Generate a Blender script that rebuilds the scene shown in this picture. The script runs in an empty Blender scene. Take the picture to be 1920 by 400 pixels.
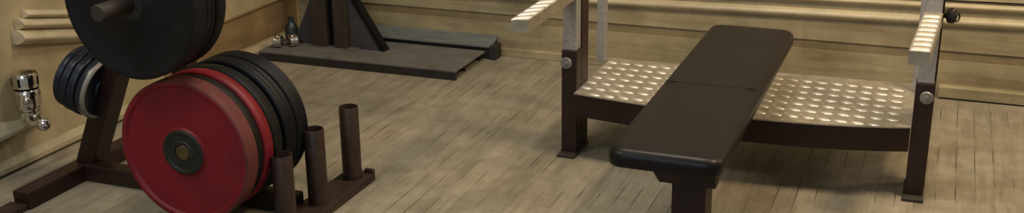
import bpy, bmesh, math, random
from mathutils import Vector, Matrix

random.seed(7)
S = bpy.context.scene
COL = S.collection

# ------------------------------------------------------------------ materials
def new_mat(name):
    m = bpy.data.materials.new(name); m.use_nodes = True
    nt = m.node_tree; nt.nodes.clear()
    out = nt.nodes.new('ShaderNodeOutputMaterial')
    b = nt.nodes.new('ShaderNodeBsdfPrincipled')
    nt.links.new(b.outputs[0], out.inputs[0])
    return m, nt, b

def noise(nt, vec, scale, detail=4, rough=.55):
    n = nt.nodes.new('ShaderNodeTexNoise')
    n.inputs['Scale'].default_value = scale; n.inputs['Detail'].default_value = detail
    n.inputs['Roughness'].default_value = rough
    if vec is not None: nt.links.new(vec, n.inputs['Vector'])
    return n.outputs[0]

def ramp(nt, fac, stops):
    r = nt.nodes.new('ShaderNodeValToRGB')
    e = r.color_ramp.elements
    while len(e) < len(stops): e.new(.5)
    for k, (p, c) in enumerate(stops):
        e[k].position = p; e[k].color = (*c, 1)
    nt.links.new(fac, r.inputs[0])
    return r.outputs[0]

def mapping(nt, sc=(1, 1, 1), obj=True):
    t = nt.nodes.new('ShaderNodeTexCoord'); mp = nt.nodes.new('ShaderNodeMapping')
    nt.links.new(t.outputs['Object' if obj else 'Generated'], mp.inputs[0])
    mp.inputs['Scale'].default_value = sc
    return mp.outputs[0]

def mixc(nt, fac, a, b, mode='MIX'):
    m = nt.nodes.new('ShaderNodeMix'); m.data_type = 'RGBA'; m.blend_type = mode
    for sock, v in ((m.inputs[0], fac), (m.inputs[6], a), (m.inputs[7], b)):
        if isinstance(v, (int, float)): sock.default_value = v
        elif isinstance(v, tuple): sock.default_value = (*v, 1)
        else: nt.links.new(v, sock)
    return m.outputs[2]

def bump(nt, b, h, strength=.2, dist=.002):
    n = nt.nodes.new('ShaderNodeBump'); n.inputs['Strength'].default_value = strength
    n.inputs['Distance'].default_value = dist
    nt.links.new(h, n.inputs['Height']); nt.links.new(n.outputs[0], b.inputs['Normal'])

def simple(name, c0, c1, scale=20, rough=.5, metal=0.0, bmp=.15, spec=.5, rough2=None, stretch=(1, 1, 1)):
    m, nt, b = new_mat(name)
    v = mapping(nt, stretch)
    n = noise(nt, v, scale, 5)
    nt.links.new(ramp(nt, n, [(.3, c0), (.7, c1)]), b.inputs['Base Color'])
    b.inputs['Metallic'].default_value = metal
    b.inputs['Specular IOR Level'].default_value = spec
    if rough2 is None:
        b.inputs['Roughness'].default_value = rough
    else:
        r = nt.nodes.new('ShaderNodeMapRange'); nt.links.new(n, r.inputs[0])
        r.inputs[3].default_value = rough; r.inputs[4].default_value = rough2
        nt.links.new(r.outputs[0], b.inputs['Roughness'])
    if bmp: bump(nt, b, noise(nt, v, scale * 6, 3), bmp)
    return m

def mathn(nt, op, a, b=None):
    m = nt.nodes.new('ShaderNodeMath'); m.operation = op
    for k, v in enumerate((a, b)):
        if v is None: continue
        if isinstance(v, (int, float)): m.inputs[k].default_value = v
        else: nt.links.new(v, m.inputs[k])
    return m.outputs[0]

def floor_mat():
    m, nt, b = new_mat('worn_floorboards')
    t = nt.nodes.new('ShaderNodeTexCoord'); sp = nt.nodes.new('ShaderNodeSeparateXYZ')
    nt.links.new(t.outputs['Object'], sp.inputs[0])
    W = .062
    u = mathn(nt, 'DIVIDE', sp.outputs[0], W)
    idx = mathn(nt, 'FLOOR', u); fr = mathn(nt, 'FRACT', u)
    wn = nt.nodes.new('ShaderNodeTexWhiteNoise'); wn.noise_dimensions = '1D'
    nt.links.new(idx, wn.inputs['W'])
    # end joints
    yy = mathn(nt, 'ADD', mathn(nt, 'DIVIDE', sp.outputs[1], 1.9), mathn(nt, 'MULTIPLY', wn.outputs[0], 7.3))
    yf = mathn(nt, 'FRACT', yy)
    wn2 = nt.nodes.new('ShaderNodeTexWhiteNoise'); wn2.noise_dimensions = '2D'
    cmb = nt.nodes.new('ShaderNodeCombineXYZ'); nt.links.new(idx, cmb.inputs[0]); nt.links.new(mathn(nt, 'FLOOR', yy), cmb.inputs[1])
    nt.links.new(cmb.outputs[0], wn2.inputs['Vector'])
    # grain
    mp = nt.nodes.new('ShaderNodeMapping'); nt.links.new(t.outputs['Object'], mp.inputs[0])
    mp.inputs['Scale'].default_value = (42, 3.2, 1)
    g = noise(nt, mp.outputs[0], 1.0, 6, .65)
    big = noise(nt, t.outputs['Object'], 2.2, 4, .6)
    mid = noise(nt, t.outputs['Object'], 11, 5, .6)
    base = ramp(nt, mid, [(.28, (.20, .176, .132)), (.72, (.29, .26, .204))])
    tone = ramp(nt, wn2.outputs[0], [(0, (.92, .92, .91)), (1, (1.06, 1.055, 1.04))])
    c = mixc(nt, 1.0, base, tone, 'MULTIPLY')
    gr = ramp(nt, g, [(.25, (.80, .78, .75)), (.6, (1.06, 1.06, 1.06))])
    c = mixc(nt, .85, c, gr, 'MULTIPLY')
    st = ramp(nt, big, [(.3, (.8, .82, .8)), (.7, (1.1, 1.06, 1.0))])
    c = mixc(nt, .8, c, st, 'MULTIPLY')
    mp2 = nt.nodes.new('ShaderNodeMapping'); nt.links.new(t.outputs['Object'], mp2.inputs[0])
    mp2.inputs['Scale'].default_value = (17, 2.1, 1)
    sc = ramp(nt, noise(nt, mp2.outputs[0], 1.0, 5, .7), [(.5, (0, 0, 0)), (.72, (1, 1, 1))])
    c = mixc(nt, mathn(nt, 'MULTIPLY', sc, .7), c, (.12, .098, .066))
    # dark scuffed gaps, broken up by noise
    gap = mathn(nt, 'LESS_THAN', fr, .055)
    brk = ramp(nt, noise(nt, t.outputs['Object'], 3.4, 3), [(.50, (0, 0, 0)), (.62, (1, 1, 1))])
    gapf = mathn(nt, 'MULTIPLY', gap, mathn(nt, 'ADD', mathn(nt, 'MULTIPLY', brk, .8), .035))
    joint = mathn(nt, 'MULTIPLY', mathn(nt, 'LESS_THAN', yf, .003), .12)
    gapf = mathn(nt, 'MAXIMUM', gapf, joint)
    c = mixc(nt, gapf, c, (.035, .028, .018))
    # small dark specks
    sk = ramp(nt, noise(nt, t.outputs['Object'], 55, 2), [(.68, (0, 0, 0)), (.76, (1, 1, 1))])
    c = mixc(nt, mathn(nt, 'MULTIPLY', sk, .6), c, (.06, .042, .024))
    nt.links.new(c, b.inputs['Base Color'])
    b.inputs['Roughness'].default_value = .62
    b.inputs['Specular IOR Level'].default_value = .3
    h = mathn(nt, 'SUBTRACT', mathn(nt, 'MULTIPLY', g, .4), gap)
    bump(nt, b, h, .3, .0015)
    return m

def paint_mat(name, c0, c1, dirt, streak=.5, rough=.5, sx=1.2, sz=14):
    """old oil paint over boards, with horizontal grime and blotches"""
    m, nt, b = new_mat(name)
    t = nt.nodes.new('ShaderNodeTexCoord')
    mp = nt.nodes.new('ShaderNodeMapping'); nt.links.new(t.outputs['Object'], mp.inputs[0])
    mp.inputs['Scale'].default_value = (sx, sx, sz)
    n = noise(nt, mp.outputs[0], 1.6, 6, .6)
    c = ramp(nt, noise(nt, t.outputs['Object'], 6, 5, .6), [(.3, c0), (.7, c1)])
    d = ramp(nt, n, [(.46, (0, 0, 0)), (.72, (1, 1, 1))])
    c = mixc(nt, mathn(nt, 'MULTIPLY', d, streak), c, dirt)
    sp = ramp(nt, noise(nt, t.outputs['Object'], 38, 3), [(.66, (0, 0, 0)), (.8, (1, 1, 1))])
    c = mixc(nt, mathn(nt, 'MULTIPLY', sp, .35), c, dirt)
    bl = ramp(nt, noise(nt, t.outputs['Object'], 2.6, 5, .62), [(.32, (.74, .76, .72)), (.62, (1.05, 1.03, 1.0))])
    c = mixc(nt, .9, c, bl, 'MULTIPLY')
    mv = nt.nodes.new('ShaderNodeMapping'); nt.links.new(t.outputs['Object'], mv.inputs[0]); mv.inputs['Scale'].default_value = (7, 7, 1.5); mv.inputs['Location'].default_value = (2.3, .7, .4)
    vs = ramp(nt, noise(nt, mv.outputs[0], 1.0, 5, .65), [(.60, (0, 0, 0)), (.74, (1, 1, 1))])
    c = mixc(nt, mathn(nt, 'MULTIPLY', vs, .4), c, dirt)
    nt.links.new(c, b.inputs['Base Color'])
    b.inputs['Roughness'].default_value = rough; b.inputs['Specular IOR Level'].default_value = .35
    bump(nt, b, noise(nt, t.outputs['Object'], 30, 5), .25, .003)
    return m

M = {}
M['floor'] = floor_mat()
M['wall'] = paint_mat('old_cream_paint', (.255, .215, .13), (.37, .318, .20), (.125, .09, .045), .62)
M['band'] = paint_mat('darker_paint_groove', (.18, .142, .08), (.26, .21, .122), (.1, .07, .035), .7)  # darker, browner tone than the wall, for the groove strip
M['trim'] = paint_mat('cream_gloss_paint', (.38, .32, .205), (.54, .47, .32), (.2, .145, .075), .45, .38)
M['plaster'] = paint_mat('tan_plaster', (.34, .275, .165), (.44, .365, .225), (.22, .165, .085), .3, .6, 3, 3)
M['pale'] = paint_mat('pale_chipped_paint', (.36, .325, .235), (.50, .455, .345), (.26, .2, .11), .3, .5, 4, 4)
M['skirt'] = paint_mat('left_skirting_paint', (.34, .28, .18), (.46, .39, .26), (.2, .145, .075), .4, .5, 4, 4)
M['brownwood'] = paint_mat('brown_stained_board', (.19, .125, .06), (.28, .19, .095), (.09, .055, .025), .5)
M['brown'] = simple('dark_brown_enamel', (.015, .0065, .0055), (.026, .0115, .009), 14, .42, 0, .12, .35)
M['rust'] = simple('worn_brown_tube', (.024, .013, .010), (.043, .024, .018), 30, .45, .1, .2, .45)
M['darksteel'] = simple('black_steel', (.013, .012, .012), (.026, .022, .02), 18, .5, .1, .15, .45)
M['dusty'] = simple('dusty_grey_steel', (.095, .09, .082), (.15, .142, .13), 9, .6, .1, .2, .3)
M['gusset'] = simple('dull_slate_steel', (.034, .031, .035), (.052, .048, .053), 9, .6, .0, .15, .35)
M['post'] = simple('weathered_brown_steel', (.022, .017, .014), (.038, .029, .023), 16, .55, .0, .2, .4)
M['rubber'] = simple('black_rubber', (.0025, .003, .0046), (.0056, .0066, .0088), 25, .5, 0, .2, .25)
M['rubber2'] = simple('matt_black_rubber', (.004, .0042, .0045), (.008, .008, .008), 25, .55, 0, .25, .22)
M['red'] = simple('red_bumper_rubber', (.135, .004, .011), (.185, .006, .015), 8, .5, 0, .15, .35)
M['redrim'] = simple('dusty_red_rubber', (.085, .021, .021), (.13, .038, .034), 16, .65, 0, .2, .25)
M['hub'] = simple('oxidised_steel_hub', (.014, .017, .015), (.028, .03, .025), 60, .5, .4, .3, .4)
M['brass'] = simple('brassy_steel', (.07, .052, .022), (.12, .088, .04), 50, .5, .5, .2)
M['blue'] = simple('dark_blue_enamel', (.005, .007, .014), (.010, .015, .03), 12, .3, 0, .1, .45)
M['chrome'] = simple('chrome', (.62, .6, .57), (.75, .73, .7), 10, .12, 1, .03)
M['groove'] = simple('dark_groove', (.005, .005, .005), (.009, .009, .009), 10, .7, 0, 0, .1)
M['galv'] = simple('galvanised_steel', (.27, .26, .25), (.38, .365, .355), 60, .45, .3, .12, .5, .55)
M['alu'] = simple('scuffed_aluminium', (.36, .32, .25), (.52, .47, .385), 30, .36, .65, .08, .5, .46)
M['glint'] = simple('glint_bright_aluminium', (.62, .57, .48), (.80, .75, .66), 30, .34, .45, .03, .6, .42)  # lighter colour paints the glints onto deck lozenges and arm ribs
M['silver'] = simple('steel_bolt', (.19, .18, .16), (.28, .265, .24), 40, .45, .4, .15)
M['vinyl'] = simple('black_vinyl', (.0066, .0056, .0062), (.0105, .0086, .009), 7, .38, 0, .0, .20)
M['greyplank'] = simple('blue_grey_paint', (.085, .095, .095), (.135, .145, .14), 9, .6, 0, .2, .3, None, (1, 4, 4))
M['teal'] = simple('dark_teal', (.007, .013, .016), (.02, .034, .038), 14, .35, 0, .1)
M['text'] = simple('faded_red_lettering', (.19, .016, .02), (.23, .022, .028), 30, .6, 0, 0)

# fine leather grain on the vinyl
nt = M['vinyl'].node_tree
pb = [n for n in nt.nodes if n.type == 'BSDF_PRINCIPLED'][0]
vor = nt.nodes.new('ShaderNodeTexVoronoi'); vor.inputs['Scale'].default_value = 420
tc = nt.nodes.new('ShaderNodeTexCoord'); nt.links.new(tc.outputs['Object'], vor.inputs['Vector'])
bump(nt, pb, vor.outputs[0], .12, .0008)

# ------------------------------------------------------------------ mesh helpers
def obj(name, bm, mat, parent=None, smooth=False, bevel=0, seg=2):
    bm.normal_update()
    me = bpy.data.meshes.new(name)
    bmesh.ops.recalc_face_normals(bm, faces=bm.faces[:])
    if smooth:
        for f in bm.faces: f.smooth = True
    bm.to_mesh(me); bm.free()
    for mm in (mat if isinstance(mat, list) else [mat]): me.materials.append(mm)
    o = bpy.data.objects.new(name, me); COL.objects.link(o)
    if parent is not None:
        o.parent = parent
        o.matrix_parent_inverse = Matrix.Translation(-parent.location)
    if bevel:
        b = o.modifiers.new('bevel', 'BEVEL'); b.width = bevel; b.segments = seg; b.limit_method = 'ANGLE'
    return o

def tag(o, label, cat, group=None):
    o['label'] = label; o['category'] = cat
    if group: o['group'] = group
    return o

def thing(name, label, cat, loc, group=None):
    o = bpy.data.objects.new(name, None); COL.objects.link(o); o.location = loc
    o.empty_display_size = .1
    return tag(o, label, cat, group)

def struct(name, bm, mat, **k):
    o = obj(name, bm, mat, **k); o['kind'] = 'structure'; return o

def box(bm, x0, x1, y0, y1, z0, z1, mi=0):
    vs = [bm.verts.new((x, y, z)) for x in (x0, x1) for y in (y0, y1) for z in (z0, z1)]
    for f in ((0, 1, 3, 2), (4, 6, 7, 5), (0, 4, 5, 1), (2, 3, 7, 6), (0, 2, 6, 4), (1, 5, 7, 3)):
        fc = bm.faces.new([vs[i] for i in f]); fc.material_index = mi
    return bm

def B(x0, x1, y0, y1, z0, z1): return box(bmesh.new(), x0, x1, y0, y1, z0, z1)

def prism(bm, pts, d):
    """extrude polygon pts (3-D) along vector d"""
    a = [bm.verts.new(p) for p in pts]; d = Vector(d)
    b = [bm.verts.new(Vector(p) + d) for p in pts]
    n = len(pts)
    bm.faces.new(a); bm.faces.new(b[::-1])
    for i in range(n): bm.faces.new((a[i], b[i], b[(i + 1) % n], a[(i + 1) % n]))
    return bm

def frame(axis):
    a = Vector(axis).normalized()
    up = Vector((0, 0, 1)) if abs(a.z) < .9 else Vector((0, 1, 0))
    u = a.cross(up).normalized(); v = u.cross(a).normalized()
    return a, u, v

def lathe(bm, c, axis, prof, seg=64, closed=True, mi=None):
    """revolve (t along axis, r) profile; closed joins last to first (a ring)"""
    c = Vector(c); a, u, v = frame(axis)
    rings = []
    for t, r in prof:
        if r < 1e-6: rings.append([bm.verts.new(c + a * t)])
        else: rings.append([bm.verts.new(c + a * t + (u * math.cos(2 * math.pi * k / seg) + v * math.sin(2 * math.pi * k / seg)) * r) for k in range(seg)])
    n = len(prof)
    for i in range(n if closed else n - 1):
        A, Bq = rings[i], rings[(i + 1) % n]
        if len(A) == 1 and len(Bq) == 1: continue
        for k in range(seg):
            k2 = (k + 1) % seg
            if len(A) == 1: f = bm.faces.new((A[0], Bq[k], Bq[k2]))
            elif len(Bq) == 1: f = bm.faces.new((A[k], Bq[0], A[k2]))
            else: f = bm.faces.new((A[k], Bq[k], Bq[k2], A[k2]))
            f.smooth = True
            if mi: f.material_index = mi[i % len(mi)]
    return bm

def rod(bm, p, q, r, seg=24):
    p, q = Vector(p), Vector(q); L = (q - p).length
    return lathe(bm, p, q - p, [(0, 0), (0, r * .9), (r * .12, r), (L - r * .12, r), (L, r * .9), (L, 0)], seg, False)

def tube(bm, p, q, r, w, seg=32):
    p, q = Vector(p), Vector(q); L = (q - p).length
    return lathe(bm, p, q - p, [(0, r), (L - .002, r), (L, r - .001), (L, r - w), (.01, r - w), (.01, .0), (0, .0)], seg, False)

def sharp(o, ang=.6):
    m = o.modifiers.new('edges', 'EDGE_SPLIT'); m.split_angle = ang
    return o

# ------------------------------------------------------------------ camera
H, F, PI_, RO, YA = 1.5, 2100., math.radians(18.8), math.radians(-.7), math.radians(21.3)
fw = Vector((-math.sin(YA) * math.cos(PI_), math.cos(YA) * math.cos(PI_), -math.sin(PI_)))
r0 = Vector((math.cos(YA), math.sin(YA), 0)); u0 = r0.cross(fw)
rr = r0 * math.cos(RO) + u0 * math.sin(RO); uu = -r0 * math.sin(RO) + u0 * math.cos(RO)
cd = bpy.data.cameras.new('camera'); cam = bpy.data.objects.new('camera', cd); COL.objects.link(cam)
mw = Matrix((rr, uu, -fw)).transposed().to_4x4(); mw.translation = (0, 0, H)
cam.matrix_world = mw
cd.sensor_fit = 'HORIZONTAL'; cd.sensor_width = 36; cd.lens = 36 * F / 1920; cd.clip_start = .05
S.camera = cam

# ------------------------------------------------------------------ room
XL, YB = -3.041, 4.813          # left wall plane, back wall plane
struct('floor', B(-4.2, 3.6, -1.5, YB + .1, -.1, 0), M['floor'])

# back wall: one long profile (groove at knee height), extruded along x
def xprofile(prof, x0, x1, slope=0.0, bm=None, z_at=0):
    bm = bm or bmesh.new()
    a = [bm.verts.new((x0, y, z + slope * x0)) for y, z in prof]
    b = [bm.verts.new((x1, y, z + slope * x1)) for y, z in prof]
    n = len(prof)
    for i in range(n): bm.faces.new((a[i], b[i], b[(i + 1) % n], a[(i + 1) % n]))
    bm.faces.new(a); bm.faces.new(b[::-1])
    return bm
struct('wall_back', xprofile([(YB, -.1), (YB, .1597), (YB + .007, .160), (YB + .007, .197), (YB, .202), (YB, 3.0), (YB + .15, 3.0), (YB + .15, -.1)], -3.2, 3.6), M['wall'])
struct('trim_1', xprofile([(YB + .0062, .1605), (YB + .0062, .1965), (YB + .012, .1965), (YB + .012, .1605)], -3.03, 3.58), M['band'])
# moulding: two rounded beads with a groove between, and a thin capping line (it climbs slightly to the right)
def bead(z0, z1, d, n=8):
    return [(YB + .006 - d * math.sin(math.pi * k / n), z0 + (z1 - z0) * k / n) for k in range(n + 1)]
prof = [(YB + .01, .300), (YB - .004, .302)] + [(y - .005, z) for y, z in bead(.303, .350, .020)] + [(YB + .002, .352), (YB + .002, .372)] + \
       [(y - .005, z) for y, z in bead(.374, .408, .018)] + [(YB + .0, .412), (YB + .0, .418), (YB - .012, .419), (YB - .012, .47), (YB + .01, .48)]
struct('trim_2', xprofile(prof, -3.03, 3.58, .018), M['trim'])
# shoe boards at the foot of the wall, left and right of the bench
struct('baseboard_back', xprofile([(YB + .01, 0), (YB - .022, 0), (YB - .022, .034), (YB - .012, .04), (YB + .01, .04)], -3.03, -1.32), M['wall'], bevel=.003)
struct('baseboard_right', xprofile([(YB + .01, .006), (YB - .03, .006), (YB - .03, .052), (YB - .02, .058), (YB + .01, .058)], .045, 3.58), M['wall'], bevel=.003)

# left wall
struct('wall_left', B(XL - .15, XL, -1.5, YB + .1, -.1, 3.0), M['plaster'])
def yprofile(prof, y0, y1):
    bm = bmesh.new()
    a = [bm.verts.new((x, y0, z)) for x, z in prof]; b = [bm.verts.new((x, y1, z)) for x, z in prof]
    n = len(prof)
    for i in range(n): bm.faces.new((a[i], b[i], b[(i + 1) % n], a[(i + 1) % n]))
    bm.faces.new(a); bm.faces.new(b[::-1]); return bm
struct('baseboard_left', yprofile([(XL - .01, .004), (XL + .012, .004), (XL + .024, .012), (XL + .024, .03), (XL + .012, .044), (XL + .008, .05), (XL - .01, .054)], -1.4, YB - .03), M['skirt'], bevel=.002)
struct('trim_3', yprofile([(XL - .01, .071), (XL + .006, .071), (XL + .006, .222), (XL - .01, .225)], 3.72, YB - .03), M['brownwood'])
struct('trim_4', yprofile([(XL - .01, .226), (XL + .012, .226), (XL + .014, .231), (XL - .01, .234)], 3.72, YB - .03), M['brownwood'])

# short stepped moulding on the left wall: end cut square, dying into the wall further on
def left_moulding():
    bm = bmesh.new()
    # back board, then three half-round bars stacked on it; the cut ends step back towards the top
    for ya, z0, hgt, out, n in ((2.935, .000, .054, .060, 10), (2.955, .055, .040, .046, 10), (2.992, .096, .030, .032, 10)):
        rings = []
        for y, k in ((ya, 1.0), (ya + .012, 1.06), (3.42, .5)):
            zb = .447 + z0 - (y - 2.945) * .235
            rings.append([bm.verts.new((XL - .02, y, zb))] + [bm.verts.new((XL + out * k * (.25 + .75 * math.sin(math.pi * (q + .6) / (n + 1.2))), y, zb + hgt * q / n)) for q in range(n + 1)] + [bm.verts.new((XL - .02, y, zb + hgt))])
        m = len(rings[0])
        for A, Bq in zip(rings, rings[1:]):
            for q in range(m): bm.faces.new((A[q], Bq[q], Bq[(q + 1) % m], A[(q + 1) % m]))
        bm.faces.new(rings[0][::-1]); bm.faces.new(rings[-1])
    return bm
struct('trim_5', left_moulding(), M['trim'])
# pale sloping sill that tapers away along the left wall
bm = bmesh.new()
y0, y1 = 2.2, 2.985
P = [(XL - .01, y0, .32), (XL + .055, y0, .165), (XL + .055, y0, .132), (XL - .01, y0, .12)]
Q = [(XL - .01, y1, .158), (XL + .02, y1, .150), (XL + .02, y1, .138), (XL - .01, y1, .134)]
secs = [[bm.verts.new((x, -1.4, z)) for x, _, z in P], [bm.verts.new((x, 2.62, z)) for x, z in ((XL - .01, .242), (XL + .039, .158), (XL + .039, .135), (XL - .01, .127))], [bm.verts.new(p) for p in Q]]
for v, (x, z) in zip(secs[0], ((XL - .01, .242), (XL + .039, .158), (XL + .039, .135), (XL - .01, .127))): v.co = (x, -1.4, z)
for a, b in zip(secs, secs[1:]):
    for i in range(4): bm.faces.new((a[i], b[i], b[(i + 1) % 4], a[(i + 1) % 4]))
bm.faces.new(secs[0]); bm.faces.new(secs[-1][::-1])
struct('trim_6', bm, M['pale'], bevel=.003)

# ------------------------------------------------------------------ plate rack
rack = thing('plate_rack', 'dark brown steel plate rack with slanted strut and bar holder tubes, holding the weight plates', 'weight rack', (-2.3, 2.88, 0))
obj('base_foot', B(-2.79, -2.722, 2.59, 3.2, 0, .06), M['brown'], rack, bevel=.004)
obj('end_cap', B(-2.80, -2.73, 2.50, 2.589, 0, .022), M['rust'], rack, bevel=.004)
obj('crossbeam', B(-2.722, -1.872, 2.85, 2.91, .004, .062), M['brown'], rack, bevel=.004)
# right foot, a flat channel carrying the tubes
bm = B(-1.872, -1.765, 2.45, 3.205, .018, .03); box(bm, -1.776, -1.765, 2.45, 3.205, 0, .018); box(bm, -1.872, -1.861, 2.45, 3.205, 0, .018)
box(bm, -1.80, -1.765, 3.19, 3.205, .03, .042)
obj('base_foot', bm, M['rust'], rack, bevel=.002)
for yy, hh in ((3.136, .288), (2.908, .286), (2.715, .268)):
    o = obj('bar_holder_tube', tube(bmesh.new(), (-1.816, yy, .03), (-1.816, yy, hh), .033, .004), M['rust'], rack); sharp(o)
# central post and the left strut of the A
obj('post', B(-2.365, -2.30, 2.93, 2.99, 0, 1.5), M['brown'], rack, bevel=.004)
obj('post_base', B(-2.365, -2.30, 2.911, 2.929, .004, .2), M['brown'], rack, bevel=.003)
def strut():
    bm = bmesh.new()
    return prism(bm, [(-2.775, 2.872, .061), (-2.70, 2.872, .061), (-2.3655, 2.872, .80), (-2.3655, 2.872, .965)], (0, .085, 0))
obj('strut', strut(), M['brown'], rack, bevel=.004)
HUB = Vector((-2.062, 2.566, .297)); UP = Vector((-2.158, 2.516, .76))
PR = .0245
o = obj('peg', rod(bmesh.new(), (HUB.x, HUB.y - .003, HUB.z), (HUB.x, 2.96, HUB.z), PR, 32), M['brass'], rack); sharp(o)
o = obj('peg', rod(bmesh.new(), (UP.x, 2.392, UP.z), (UP.x, 2.70, UP.z), PR, 32), M['post'], rack); sharp(o)
obj('peg_bracket', B(-2.299, -2.03, 2.935, 2.985, .25, .345), M['brown'], rack, bevel=.003)
o = obj('peg_arm', rod(bmesh.new(), (UP.x + .006, 2.69, UP.z), (-2.325, 2.945, UP.z), .026, 24), M['brown'], rack); sharp(o)
# side peg at right angles to the strut
SD = Vector((-math.cos(math.radians(17)), 0, math.sin(math.radians(17))))
SP = Vector((-2.60, 2.893, .336))
o = obj('side_peg', rod(bmesh.new(), SP, SP + SD * .20, .0125, 24), M['rust'], rack); sharp(o)

# ------------------------------------------------------------------ weight plates
def bumper(c, R, T, axis=(0, 1, 0), lip=.006, hole=.0255, rimw=.026, bev=.006, hubr=.072):
    """plate with raised rim lip, dished web and a raised hub on both faces"""
    f = [(0, R - bev), (0, R - rimw), (lip, R - rimw - .008), (lip, hubr + .006), (lip * .2, hubr), (lip * .2, hole)]
    prof = f + [(T - t, r) for t, r in f[::-1]] + [(T - bev * .6, R - bev * .15), (T * .5, R), (bev * .6, R - bev * .15)]
    return lathe(bmesh.new(), c, axis, prof, 96, True)

def plain_plate(c, R, T, axis=(0, 1, 0), hole=.0255, ridges=0):
    bev = min(.008, T * .3)
    rim = [(T, R - bev), (T - bev * .3, R - bev * .3), (T - bev, R)]
    if ridges:
        for k in range(ridges):
            t = T - bev - (T - 2 * bev) * (k + .5) / ridges
            rim += [(t + .004, R), (t + .002, R - .0035), (t - .002, R - .0035), (t - .004, R)]
    rim += [(bev, R), (bev * .3, R - bev * .3), (0, R - bev)]
    prof = rim + [(0, R * .86), (.006, R * .83), (.006, R * .36), (0, R * .33), (0, hole), (T, hole), (T, R * .33), (T - .006, R * .36), (T - .006, R * .83), (T, R * .86)]
    return lathe(bmesh.new(), c, axis, prof, 96, True)

def at(c, dy): return Vector((c.x, c.y + dy, c.z))
G1 = 'plates stacked on the low front peg'
G2 = 'black plates on the upper front peg'
G3 = 'small plates on the side peg'

# front red plate, with two-tone rim, hub disc and faded number
t = thing('weight_plate', 'large red plate with a dark hub, foremost on the low peg of the rack', 'weight plate', tuple(HUB), G1)
d = bumper(HUB, .2265, .062, rimw=.016, lip=.007)
o = obj('disc', d, [M['red'], M['redrim']], t); sharp(o, .7)
for p in o.data.polygons:
    cc = p.center; rad = math.hypot(cc.x - HUB.x, cc.z - HUB.z)
    if rad > .221: p.material_index = 1
o = obj('hub', lathe(bmesh.new(), (HUB.x, HUB.y - .001, HUB.z), (0, 1, 0), [(-.002, .0265), (-.002, .034), (.001, .038), (.001, .056), (-.002, .060), (-.002, .068), (.001, .0715), (.006, .0715), (.006, .0265)], 64, True), M['hub'], t); sharp(o, .5)
o['label'] = 'dark grey metal hub disc'
fc = bpy.data.curves.new('numeral', 'FONT'); fc.body = '25'; fc.size = .034; fc.extrude = .0008; fc.align_x = 'CENTER'; fc.align_y = 'CENTER'
fo = bpy.data.objects.new('numeral_curve', fc); COL.objects.link(fo)
fo.rotation_euler = (math.radians(90), math.radians(90), 0); fo.location = (HUB.x + .142, HUB.y + .0066, HUB.z + .0)
bpy.context.view_layer.update()
dg = bpy.context.evaluated_depsgraph_get()
me = bpy.data.meshes.new_from_object(fo.evaluated_get(dg)); me.transform(fo.matrix_world)
bpy.data.objects.remove(fo); me.materials.clear(); me.materials.append(M['text'])
o = bpy.data.objects.new('numeral', me); COL.objects.link(o); o.parent = t; o.matrix_parent_inverse = Matrix.Translation(-t.location)

tag(obj('weight_plate', plain_plate(at(HUB, .064), .220, .036), M['rubber2']), 'thin black plate sandwiched between the two red plates on the low peg', 'weight plate', G1)
tag(obj('weight_plate', bumper(at(HUB, .102), .2255, .044), M['red']), 'second red plate, behind the front red one, mostly hidden', 'weight plate', G1)
tag(obj('weight_plate', plain_plate(at(HUB, .150), .224, .052), M['rubber2']), 'black plate directly behind the second red plate on the low peg', 'weight plate', G1)
tag(obj('weight_plate', plain_plate(at(HUB, .218), .2265, .062, ridges=2), M['rubber']), 'ridged black plate second from the rear of the low peg', 'weight plate', G1)
tag(obj('weight_plate', plain_plate(at(HUB, .286), .2265, .062, ridges=3), M['rubber']), 'rearmost ridged black plate of the low stack, nearest the bar holder tubes', 'weight plate', G1)

# upper stack
t = thing('weight_plate', 'large black plate at the front of the upper peg, peg end sticking out of it', 'weight plate', tuple(UP), G2)
o = obj('disc', bumper(UP, .229, .062, rimw=.014, lip=.005), M['rubber'], t); sharp(o, .7)
o = obj('hub', lathe(bmesh.new(), (UP.x, UP.y - .002, UP.z), (0, 1, 0), [(0, .027), (0, .05), (.004, .054), (.009, .054), (.009, .0265)], 48, True), M['hub'], t); sharp(o, .5)
tag(obj('weight_plate', plain_plate(at(UP, .066), .224, .045, ridges=1), M['rubber']), 'middle black plate of the upper stack above the red plates', 'weight plate', G2)
tag(obj('weight_plate', plain_plate(at(UP, .116), .226, .045), M['rubber2']), 'rear black plate of the upper stack, farthest from the peg end', 'weight plate', G2)

# small dark blue plates on the side peg (axis tilts up to the left)
c0 = SP + SD * .022
t = thing('weight_plate', 'small dark blue plate with a bright steel edge ring, next to the slanted strut', 'weight plate', tuple(c0), G3)
o = obj('disc', plain_plate(c0, .113, .032, SD, .0135), M['blue'], t); sharp(o, .6)
o = obj('edge_ring', lathe(bmesh.new(), c0, SD, [(-.004, .101), (-.005, .108), (.0, .1135), (.007, .1145), (.007, .10)], 72, True), M['silver'], t); sharp(o, .8)
o['label'] = 'bright steel edge ring'
k = .034
for lab, R, T in (('ridged dark blue plate second from the strut on the side peg', .117, .03), ('dark blue plate third from the strut on the side peg', .116, .03), ('outermost small dark blue plate, nearest the left wall', .112, .026)):
    tag(obj('weight_plate', plain_plate(c0 + SD * k, R, T, SD, .0135, ridges=1), M['blue']), lab, 'weight plate', G3); k += T + .002

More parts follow.
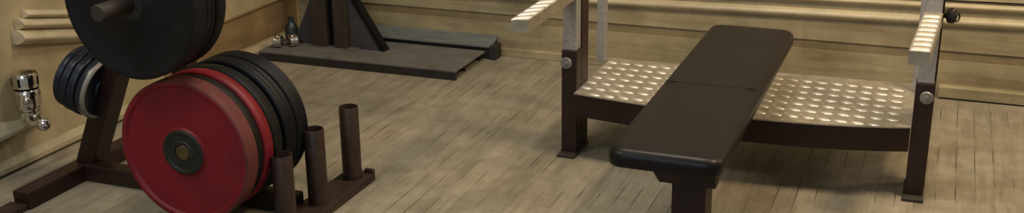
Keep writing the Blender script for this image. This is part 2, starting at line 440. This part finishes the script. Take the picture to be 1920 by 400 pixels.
# ------------------------------------------------------------------ chrome fitting on the left sill
cf = Vector((-2.978, 2.902, .186))
t = thing('chrome_fitting', 'shiny chrome cylinder with dark grooves standing on the pale sill by the left wall', 'metal fitting', tuple(cf))
def seg_cyl(r0_, prof): return lathe(bmesh.new(), cf, (0, 0, 1), prof, 40, False)
o = obj('body', lathe(bmesh.new(), cf, (0, 0, 1), [(0, 0), (0, .036), (.006, .039), (.034, .039), (.038, .034), (.044, .034), (.048, .043), (.062, .046), (.10, .046), (.112, .043), (.116, .039), (.120, .039), (.124, .046), (.170, .046), (.176, .042), (.178, .03), (.182, .02), (.182, 0)], 40, False), M['chrome'], t); sharp(o, .7)
for kk in range(8):
    a_ = kk * math.pi / 4 + .3
    n_ = Vector((math.cos(a_), math.sin(a_), 0)); s_ = Vector((-n_.y, n_.x, 0))
    p = cf + n_ * .0445 + Vector((0, 0, .132))
    obj('slot', prism(bmesh.new(), [p - s_ * .0045, p + s_ * .0045, p + s_ * .0045 + Vector((0, 0, .03)), p - s_ * .0045 + Vector((0, 0, .03))], n_ * .0022), M['groove'], t)
o = obj('groove_ring', lathe(bmesh.new(), cf, (0, 0, 1), [(.1155, .0385), (.1155, .0415), (.1205, .0415), (.1205, .0385)], 40, True), M['groove'], t)
o = obj('knob', lathe(bmesh.new(), cf + Vector((.05, .012, -.012)), (.5, -.75, .1), [(-.03, 0), (-.03, .01), (.012, .011), (.014, .018), (.022, .024), (.034, .024), (.042, .017), (.044, 0)], 28, False), M['chrome'], t)
obj('screw_boss', lathe(bmesh.new(), cf + Vector((.03, -.034, .085)), (.5, -.75, 0), [(-.01, 0), (-.01, .014), (.012, .014), (.016, .009), (.018, 0)], 20, False), M['chrome'], t)

# ------------------------------------------------------------------ squat stand at the back wall
st = thing('squat_stand', 'dark squat stand with twin brown uprights on a low flat base in the far corner', 'squat stand', (-2.6, 4.52, 0))
bm = B(-2.99, -1.966, 4.355, 4.70, .036, .046)
obj('deck_plate', bm, M['dusty'], st, bevel=.002)
bm = B(-2.99, -1.968, 4.355, 4.372, 0, .036); box(bm, -2.99, -1.985, 4.50, 4.515, 0, .036); box(bm, -2.99, -1.985, 4.685, 4.70, 0, .036); box(bm, -2.99, -2.03, 4.372, 4.685, .004, .03)
obj('base_channel', bm, M['darksteel'], st)
obj('upright', B(-2.785, -2.70, 4.50, 4.57, .046, 2.0), M['post'], st, bevel=.004)
obj('upright', B(-2.662, -2.592, 4.50, 4.57, .046, 2.0), M['post'], st, bevel=.004)
obj('dark_gap_strip', B(-2.70, -2.662, 4.54, 4.565, .046, 2.0), M['groove'], st)  # near-black strip standing for the dark gap between the uprights
obj('gusset', prism(bmesh.new(), [(-2.908, 4.535, .046), (-2.785, 4.535, .046), (-2.785, 4.535, .30)], (0, .02, 0)), M['gusset'], st)
obj('gusset', prism(bmesh.new(), [(-2.592, 4.535, .046), (-2.43, 4.535, .046), (-2.592, 4.535, .31)], (0, .02, 0)), M['gusset'], st)
obj('brace_strap', prism(bmesh.new(), [(-2.592, 4.53, .345), (-2.592, 4.53, .311), (-2.429, 4.53, .0465), (-2.408, 4.53, .0465)], (0, .05, 0)), M['groove'], st)
obj('flange', B(-2.84, -2.54, 4.495, 4.60, .046, .052), M['dusty'], st)

# long grey painted beam behind it
t = thing('steel_beam', 'long blue-grey flat beam lying behind the squat stand along the back wall', 'beam', (-2.25, 4.75, 0))
obj('top_face', prism(bmesh.new(), [(-2.60, 4.712, .066), (-2.60, 4.712, .058), (-2.60, 4.806, .084), (-2.60, 4.806, .096)], (.66, 0, 0)), M['greyplank'], t)
obj('base_rail', B(-2.58, -1.95, 4.722, 4.785, 0, .056), M['darksteel'], t)
obj('end_bracket', B(-1.948, -1.915, 4.708, 4.78, 0, .07), M['darksteel'], t, bevel=.003)
obj('end_block', B(-2.63, -2.601, 4.712, 4.79, 0, .1), M['silver'], t, bevel=.004)

# loose bits at the left end of the stand
def collar(c, axis, label):
    t = thing('barbell_collar', label, 'barbell collar', tuple(c), 'chrome collars left on the stand base')
    c = Vector(c); ax = Vector(axis).normalized()
    o = obj('ring', lathe(bmesh.new(), c - ax * .02, ax, [(0, .018), (0, .027), (.004, .03), (.036, .03), (.04, .027), (.04, .018)], 32, True), M['chrome'], t); sharp(o, .6)
    o = obj('lever', rod(bmesh.new(), c + Vector((.0, -.02, .024)), c + Vector((.03, -.045, .034)), .006, 12), M['chrome'], t)
collar((-2.935, 4.44, .0765), (1, .3, 0), 'leftmost chrome collar at the far left end of the stand base')
collar((-2.875, 4.475, .0765), (.6, 1, 0), 'chrome collar beside the left gusset of the squat stand')
o = tag(obj('bottle', lathe(bmesh.new(), (-2.93, 4.56, .046), (0, 0, 1), [(0, 0), (0, .03), (.004, .033), (.07, .033), (.09, .02), (.098, .014), (.12, .014), (.122, 0)], 28, False), M['teal']), 'small dark teal bottle behind the chrome collars on the stand base', 'bottle')
sharp(o, .7)

# ------------------------------------------------------------------ bench press station
bp = thing('bench_press', 'bench press with black padded bench, brown uprights and bright chequer plate spotter deck', 'weight bench', (-.61, 3.4, 0))
# pad: rounded slab with a seam
def pad():
    bm = bmesh.new()
    x0, x1, y0, y1, z0, z1 = -.772, -.466, 2.645, 4.035, .394, .446
    rc, n = .045, 8
    def ring(ins, z, ny):
        pts = []
        xa, xb, ya, yb = x0 + ins, x1 - ins, y0 + ins, y1 - ins
        r = max(rc - ins * .6, .012)
        for cx, cy, a0 in ((xb - r, yb - r, 0), (xa + r, yb - r, 90), (xa + r, ya + r, 180), (xb - r, ya + r, 270)):
            for k in range(n + 1):
                a = math.radians(a0 + 90 * k / n); pts.append((cx + r * math.cos(a), cy + r * math.sin(a), z))
        return [bm.verts.new(p) for p in pts]
    R = .024
    rings = [ring(.012, z0, 0), ring(.003, z0 + .003, 0), ring(0, z0 + .010, 0)]
    for k in range(0, 7):
        a = math.radians(90 * k / 6)
        rings.append(ring(R * (1 - math.cos(a)), z1 - R + R * math.sin(a), 0))
    rings.append(ring(.05, z1 + .0025, 0)); 
    m = len(rings[0])
    for A, Bq in zip(rings, rings[1:]):
        for k in range(m): bm.faces.new((A[k], A[(k + 1) % m], Bq[(k + 1) % m], Bq[k]))
    bm.faces.new(rings[0][::-1]); bm.faces.new(rings[-1])
    for f in bm.faces: f.smooth = True
    return bm
o = obj('pad', pad(), M['vinyl'], bp)
# piped seam across the pad
obj('seam', B(-.760, -.480, 3.268, 3.271, .4475, .4491), M['vinyl'], o)
for yy in (2.95, 3.6):
    pass
# front leg and gusset bracket
obj('bracket', prism(bmesh.new(), [(-.722, 2.945, .394), (-.722, 2.945, .285), (-.695, 2.945, .243), (-.53, 2.945, .243), (-.53, 2.945, .394)], (0, .05, 0)), M['brown'], bp, bevel=.003)
obj('front_leg', B(-.668, -.566, 2.995, 3.095, .006, .394), M['brown'], bp, bevel=.004)
obj('leg_foot', B(-.80, -.43, 3.0, 3.09, 0, .006), M['brown'], bp)
obj('spine_beam', B(-.645, -.59, 3.095, 3.96, .33, .392), M['brown'], bp, bevel=.004)
obj('rear_leg', B(-.645, -.59, 3.90, 3.96, .252, .33), M['brown'], bp, bevel=.004)

# spotter deck: chequer plate with a bowed front edge
DXL, DXR, DYB = -1.178, -.034, 4.105
def front_y(x):
    s = (x - DXL) / (DXR - DXL)
    return 3.632 + .02 * s - .090 * 4 * s * (1 - s) * (.62 + .38 * s)
def deck():
    bm = bmesh.new(); n = 40
    top = []; 
    for zz in (.250, .2455):
        fr = [bm.verts.new((DXL + (DXR - DXL) * k / n, front_y(DXL + (DXR - DXL) * k / n), zz)) for k in range(n + 1)]
        bk = [bm.verts.new((DXL + (DXR - DXL) * k / n, DYB + .03 * k / n, zz)) for k in range(n + 1)]
        top.append((fr, bk))
    (f0, b0), (f1, b1) = top
    for k in range(n):
        bm.faces.new((f0[k], f0[k + 1], b0[k + 1], b0[k])); bm.faces.new((f1[k], b1[k], b1[k + 1], f1[k + 1]))
        bm.faces.new((f0[k], f1[k], f1[k + 1], f0[k + 1])); bm.faces.new((b0[k], b0[k + 1], b1[k + 1], b1[k]))
    bm.faces.new((f0[0], b0[0], b1[0], f1[0])); bm.faces.new((f0[n], f1[n], b1[n], b0[n]))
    # raised lozenges, two alternating directions
    px, py = .053, .068
    j = 0; y = 3.50
    while y < DYB:
        for kind in (0, 1):
            yy = y + kind * py / 2
            x = DXL + .024 + (px / 2 if kind else 0)
            while x < DXR - .012:
                if yy > front_y(x) + .012 and yy < DYB - .012:
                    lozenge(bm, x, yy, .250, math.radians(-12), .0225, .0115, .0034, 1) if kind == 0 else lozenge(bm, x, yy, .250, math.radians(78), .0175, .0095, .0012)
                x += px
        y += py
    return bm
def lozenge(bm, x, y, z, ang, L=.0165, W=.0075, Hh=.0034, mi=0):
    ca, sa = math.cos(ang), math.sin(ang)
    nu, nv = 8, 3
    ringv = []
    for i in range(nv):
        h = i / nv
        rad = math.cos(h * math.pi / 2)
        ringv.append([])
        for k in range(12):
            a = 2 * math.pi * k / 12
            lx, ly = L * rad * math.cos(a), W * rad * math.sin(a) * (1 - .35 * abs(math.cos(a)))
            ringv[i].append(bm.verts.new((x + lx * ca - ly * sa, y + lx * sa + ly * ca, z + Hh * math.sin(h * math.pi / 2) - (.0005 if i == 0 else 0))))
    tip = bm.verts.new((x, y, z + Hh))
    for A, Bq in zip(ringv, ringv[1:]):
        for k in range(12):
            f = bm.faces.new((A[k], A[(k + 1) % 12], Bq[(k + 1) % 12], Bq[k])); f.smooth = True; f.material_index = mi
    for k in range(12):
        f = bm.faces.new((ringv[-1][k], ringv[-1][(k + 1) % 12], tip)); f.smooth = True; f.material_index = mi
obj('spotter_deck', deck(), [M['alu'], M['glint']], bp)
# bowed front beam
def front_beam():
    bm = bmesh.new(); n = 40; L = []
    for k in range(n + 1):
        x = DXL + .002 + (DXR - DXL - .004) * k / n; y = front_y(x) + .012
        L.append([bm.verts.new(p) for p in ((x, y, .245), (x, y, .160), (x, y + .04, .160), (x, y + .04, .245))])
    for A, Bq in zip(L, L[1:]):
        for i in range(4): bm.faces.new((A[i], Bq[i], Bq[(i + 1) % 4], A[(i + 1) % 4]))
    bm.faces.new(L[0]); bm.faces.new(L[-1][::-1]); return bm
obj('front_beam', front_beam(), M['brown'], bp)
obj('rear_beam', B(-1.10, -.10, 4.05, 4.095, .205, .245), M['brown'], bp)

for side, xc in ((-1, -1.2055), (1, -.0055)):
    hw = .0285
    obj('sleeve', B(xc - hw, xc + hw, 3.66, 3.722, .012, .398), M['brown'], bp, bevel=.003)
    rx = xc + (.0035 if side > 0 else 0)
    obj('rear_post', B(rx - hw, rx + hw, 3.7225, 3.80, .012, 1.15), M['brown'], bp, bevel=.003)
    obj('inner_post', B(xc - .0255, xc + .0255, 3.664, 3.717, .398, 1.10), M['galv'], bp, bevel=.003)
    obj('foot_plate', B(xc - .034, xc + .033, 3.622, 3.80, 0, .012), M['post'], bp, bevel=.003)
    bx_ = xc - .010 if side < 0 else xc + .008
    o = obj('bolt', lathe(bmesh.new(), (bx_, 3.662, .352), (0, -1, 0), [(0, 0), (0, .021), (.007, .021), (.010, .018), (.010, .009), (.016, .0085), (.017, 0)], 32, False), M['silver'], bp); sharp(o, .5)
    # spotter arm with raised ribs on its top face
    ye = 3.165 if side < 0 else 3.185
    sp = 0.0 if side < 0 else -.024
    hw2 = .0285
    bm = bmesh.new()
    def sx(y): return xc + sp * (3.66 - y) / (3.66 - ye)
    def quad(y, za, zb, w): return [(sx(y) - w, y, za), (sx(y) + w, y, za), (sx(y) + w, y, zb), (sx(y) - w, y, zb)]
    za, zb = .592, .632
    a = [bm.verts.new(p) for p in quad(ye, za, zb, hw2)]; b = [bm.verts.new(p) for p in quad(3.664, za, zb, hw2)]
    for i in range(4): bm.faces.new((a[i], b[i], b[(i + 1) % 4], a[(i + 1) % 4]))
    bm.faces.new(a[::-1]); bm.faces.new(b)
    y = ye + .024
    while y < 3.63:
        n = 6; w = hw2 * .86; dy = .0135; skew = .020 if side < 0 else .002
        rows = []
        for i in range(n + 1):
            ang = math.pi * i / n
            off = -math.cos(ang) * dy; hh = math.sin(ang) * .0055
            rows.append([bm.verts.new((sx(y) + w * s, y + off + skew * s, zb + hh * (1 if abs(s) < .9 else .15) - .0004)) for s in (-1, -.75, 0, .75, 1)])
        for A, Bq in zip(rows, rows[1:]):
            for i in range(4):
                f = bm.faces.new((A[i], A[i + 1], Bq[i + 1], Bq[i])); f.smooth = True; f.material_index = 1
        y += .057
    obj('spotter_arm', bm, [M['alu'], M['glint']], bp)
    obj('stay_post', B((-1.220 if side < 0 else -.05), (-1.186 if side < 0 else -.016), 4.045, 4.08, .251 if side > 0 else .247, 1.1), M['galv'], bp, bevel=.002)
    if side > 0:
        kb = obj('adjuster_knob', lathe(bmesh.new(), (.0285, 3.752, .606), (1, -.35, .05), [(-.006, 0), (-.006, .010), (.010, .010), (.012, .022), (.017, .025), (.030, .025), (.034, .020), (.034, .012), (.030, .010), (.030, 0)], 28, False), M['darksteel'], bp); sharp(kb, .6)
        obj('pull_ring', lathe(bmesh.new(), (.066, 3.742, .604), (1, -.6, .1), [(.003 * math.cos(q), .014 + .003 * math.sin(q)) for q in [i * math.pi / 4 for i in range(8)]], 28, True), M['post'], kb)

# ------------------------------------------------------------------ light
def area(name, loc, target, size, power, col, sy=None):
    l = bpy.data.lights.new(name, 'AREA'); l.energy = power; l.color = col; l.size = size
    if sy: l.shape = 'RECTANGLE'; l.size_y = sy
    o = bpy.data.objects.new(name, l); COL.objects.link(o); o.location = loc
    o.rotation_euler = (Vector(target) - Vector(loc)).to_track_quat('-Z', 'Y').to_euler()
    return o
area('ceiling_lamp_right', (.75, 3.35, 2.8), (.45, 3.4, 0), .6, 58, (1, .76, .48), .35)
area('ceiling_lamp_middle', (-1.0, 3.35, 2.9), (-1.0, 3.4, 0), .8, 38, (1, .90, .74), .35)
area('ceiling_lamp_left', (-2.4, 1.4, 2.9), (-2.5, 2.4, 0), .9, 29, (1, .93, .80), .5)
area('window_light', (-1.2, -1.2, 2.2), (-1.2, 3, .5), 1.8, 34, (.66, .82, 1.0), 1.3)
area('added_light_far_right', (1.5, 4.55, 1.75), (-.4, 3.2, .3), .35, 13, (1, .76, .52), .35)  # unseen light, added for the pad edge highlight and warm right floor
w = bpy.data.worlds.new('room_light'); S.world = w; w.use_nodes = True
bg = w.node_tree.nodes['Background']; bg.inputs[0].default_value = (.95, .9, .8, 1); bg.inputs[1].default_value = .2

S.view_settings.view_transform = 'Standard'
S.view_settings.look = 'None'
S.view_settings.exposure = .08
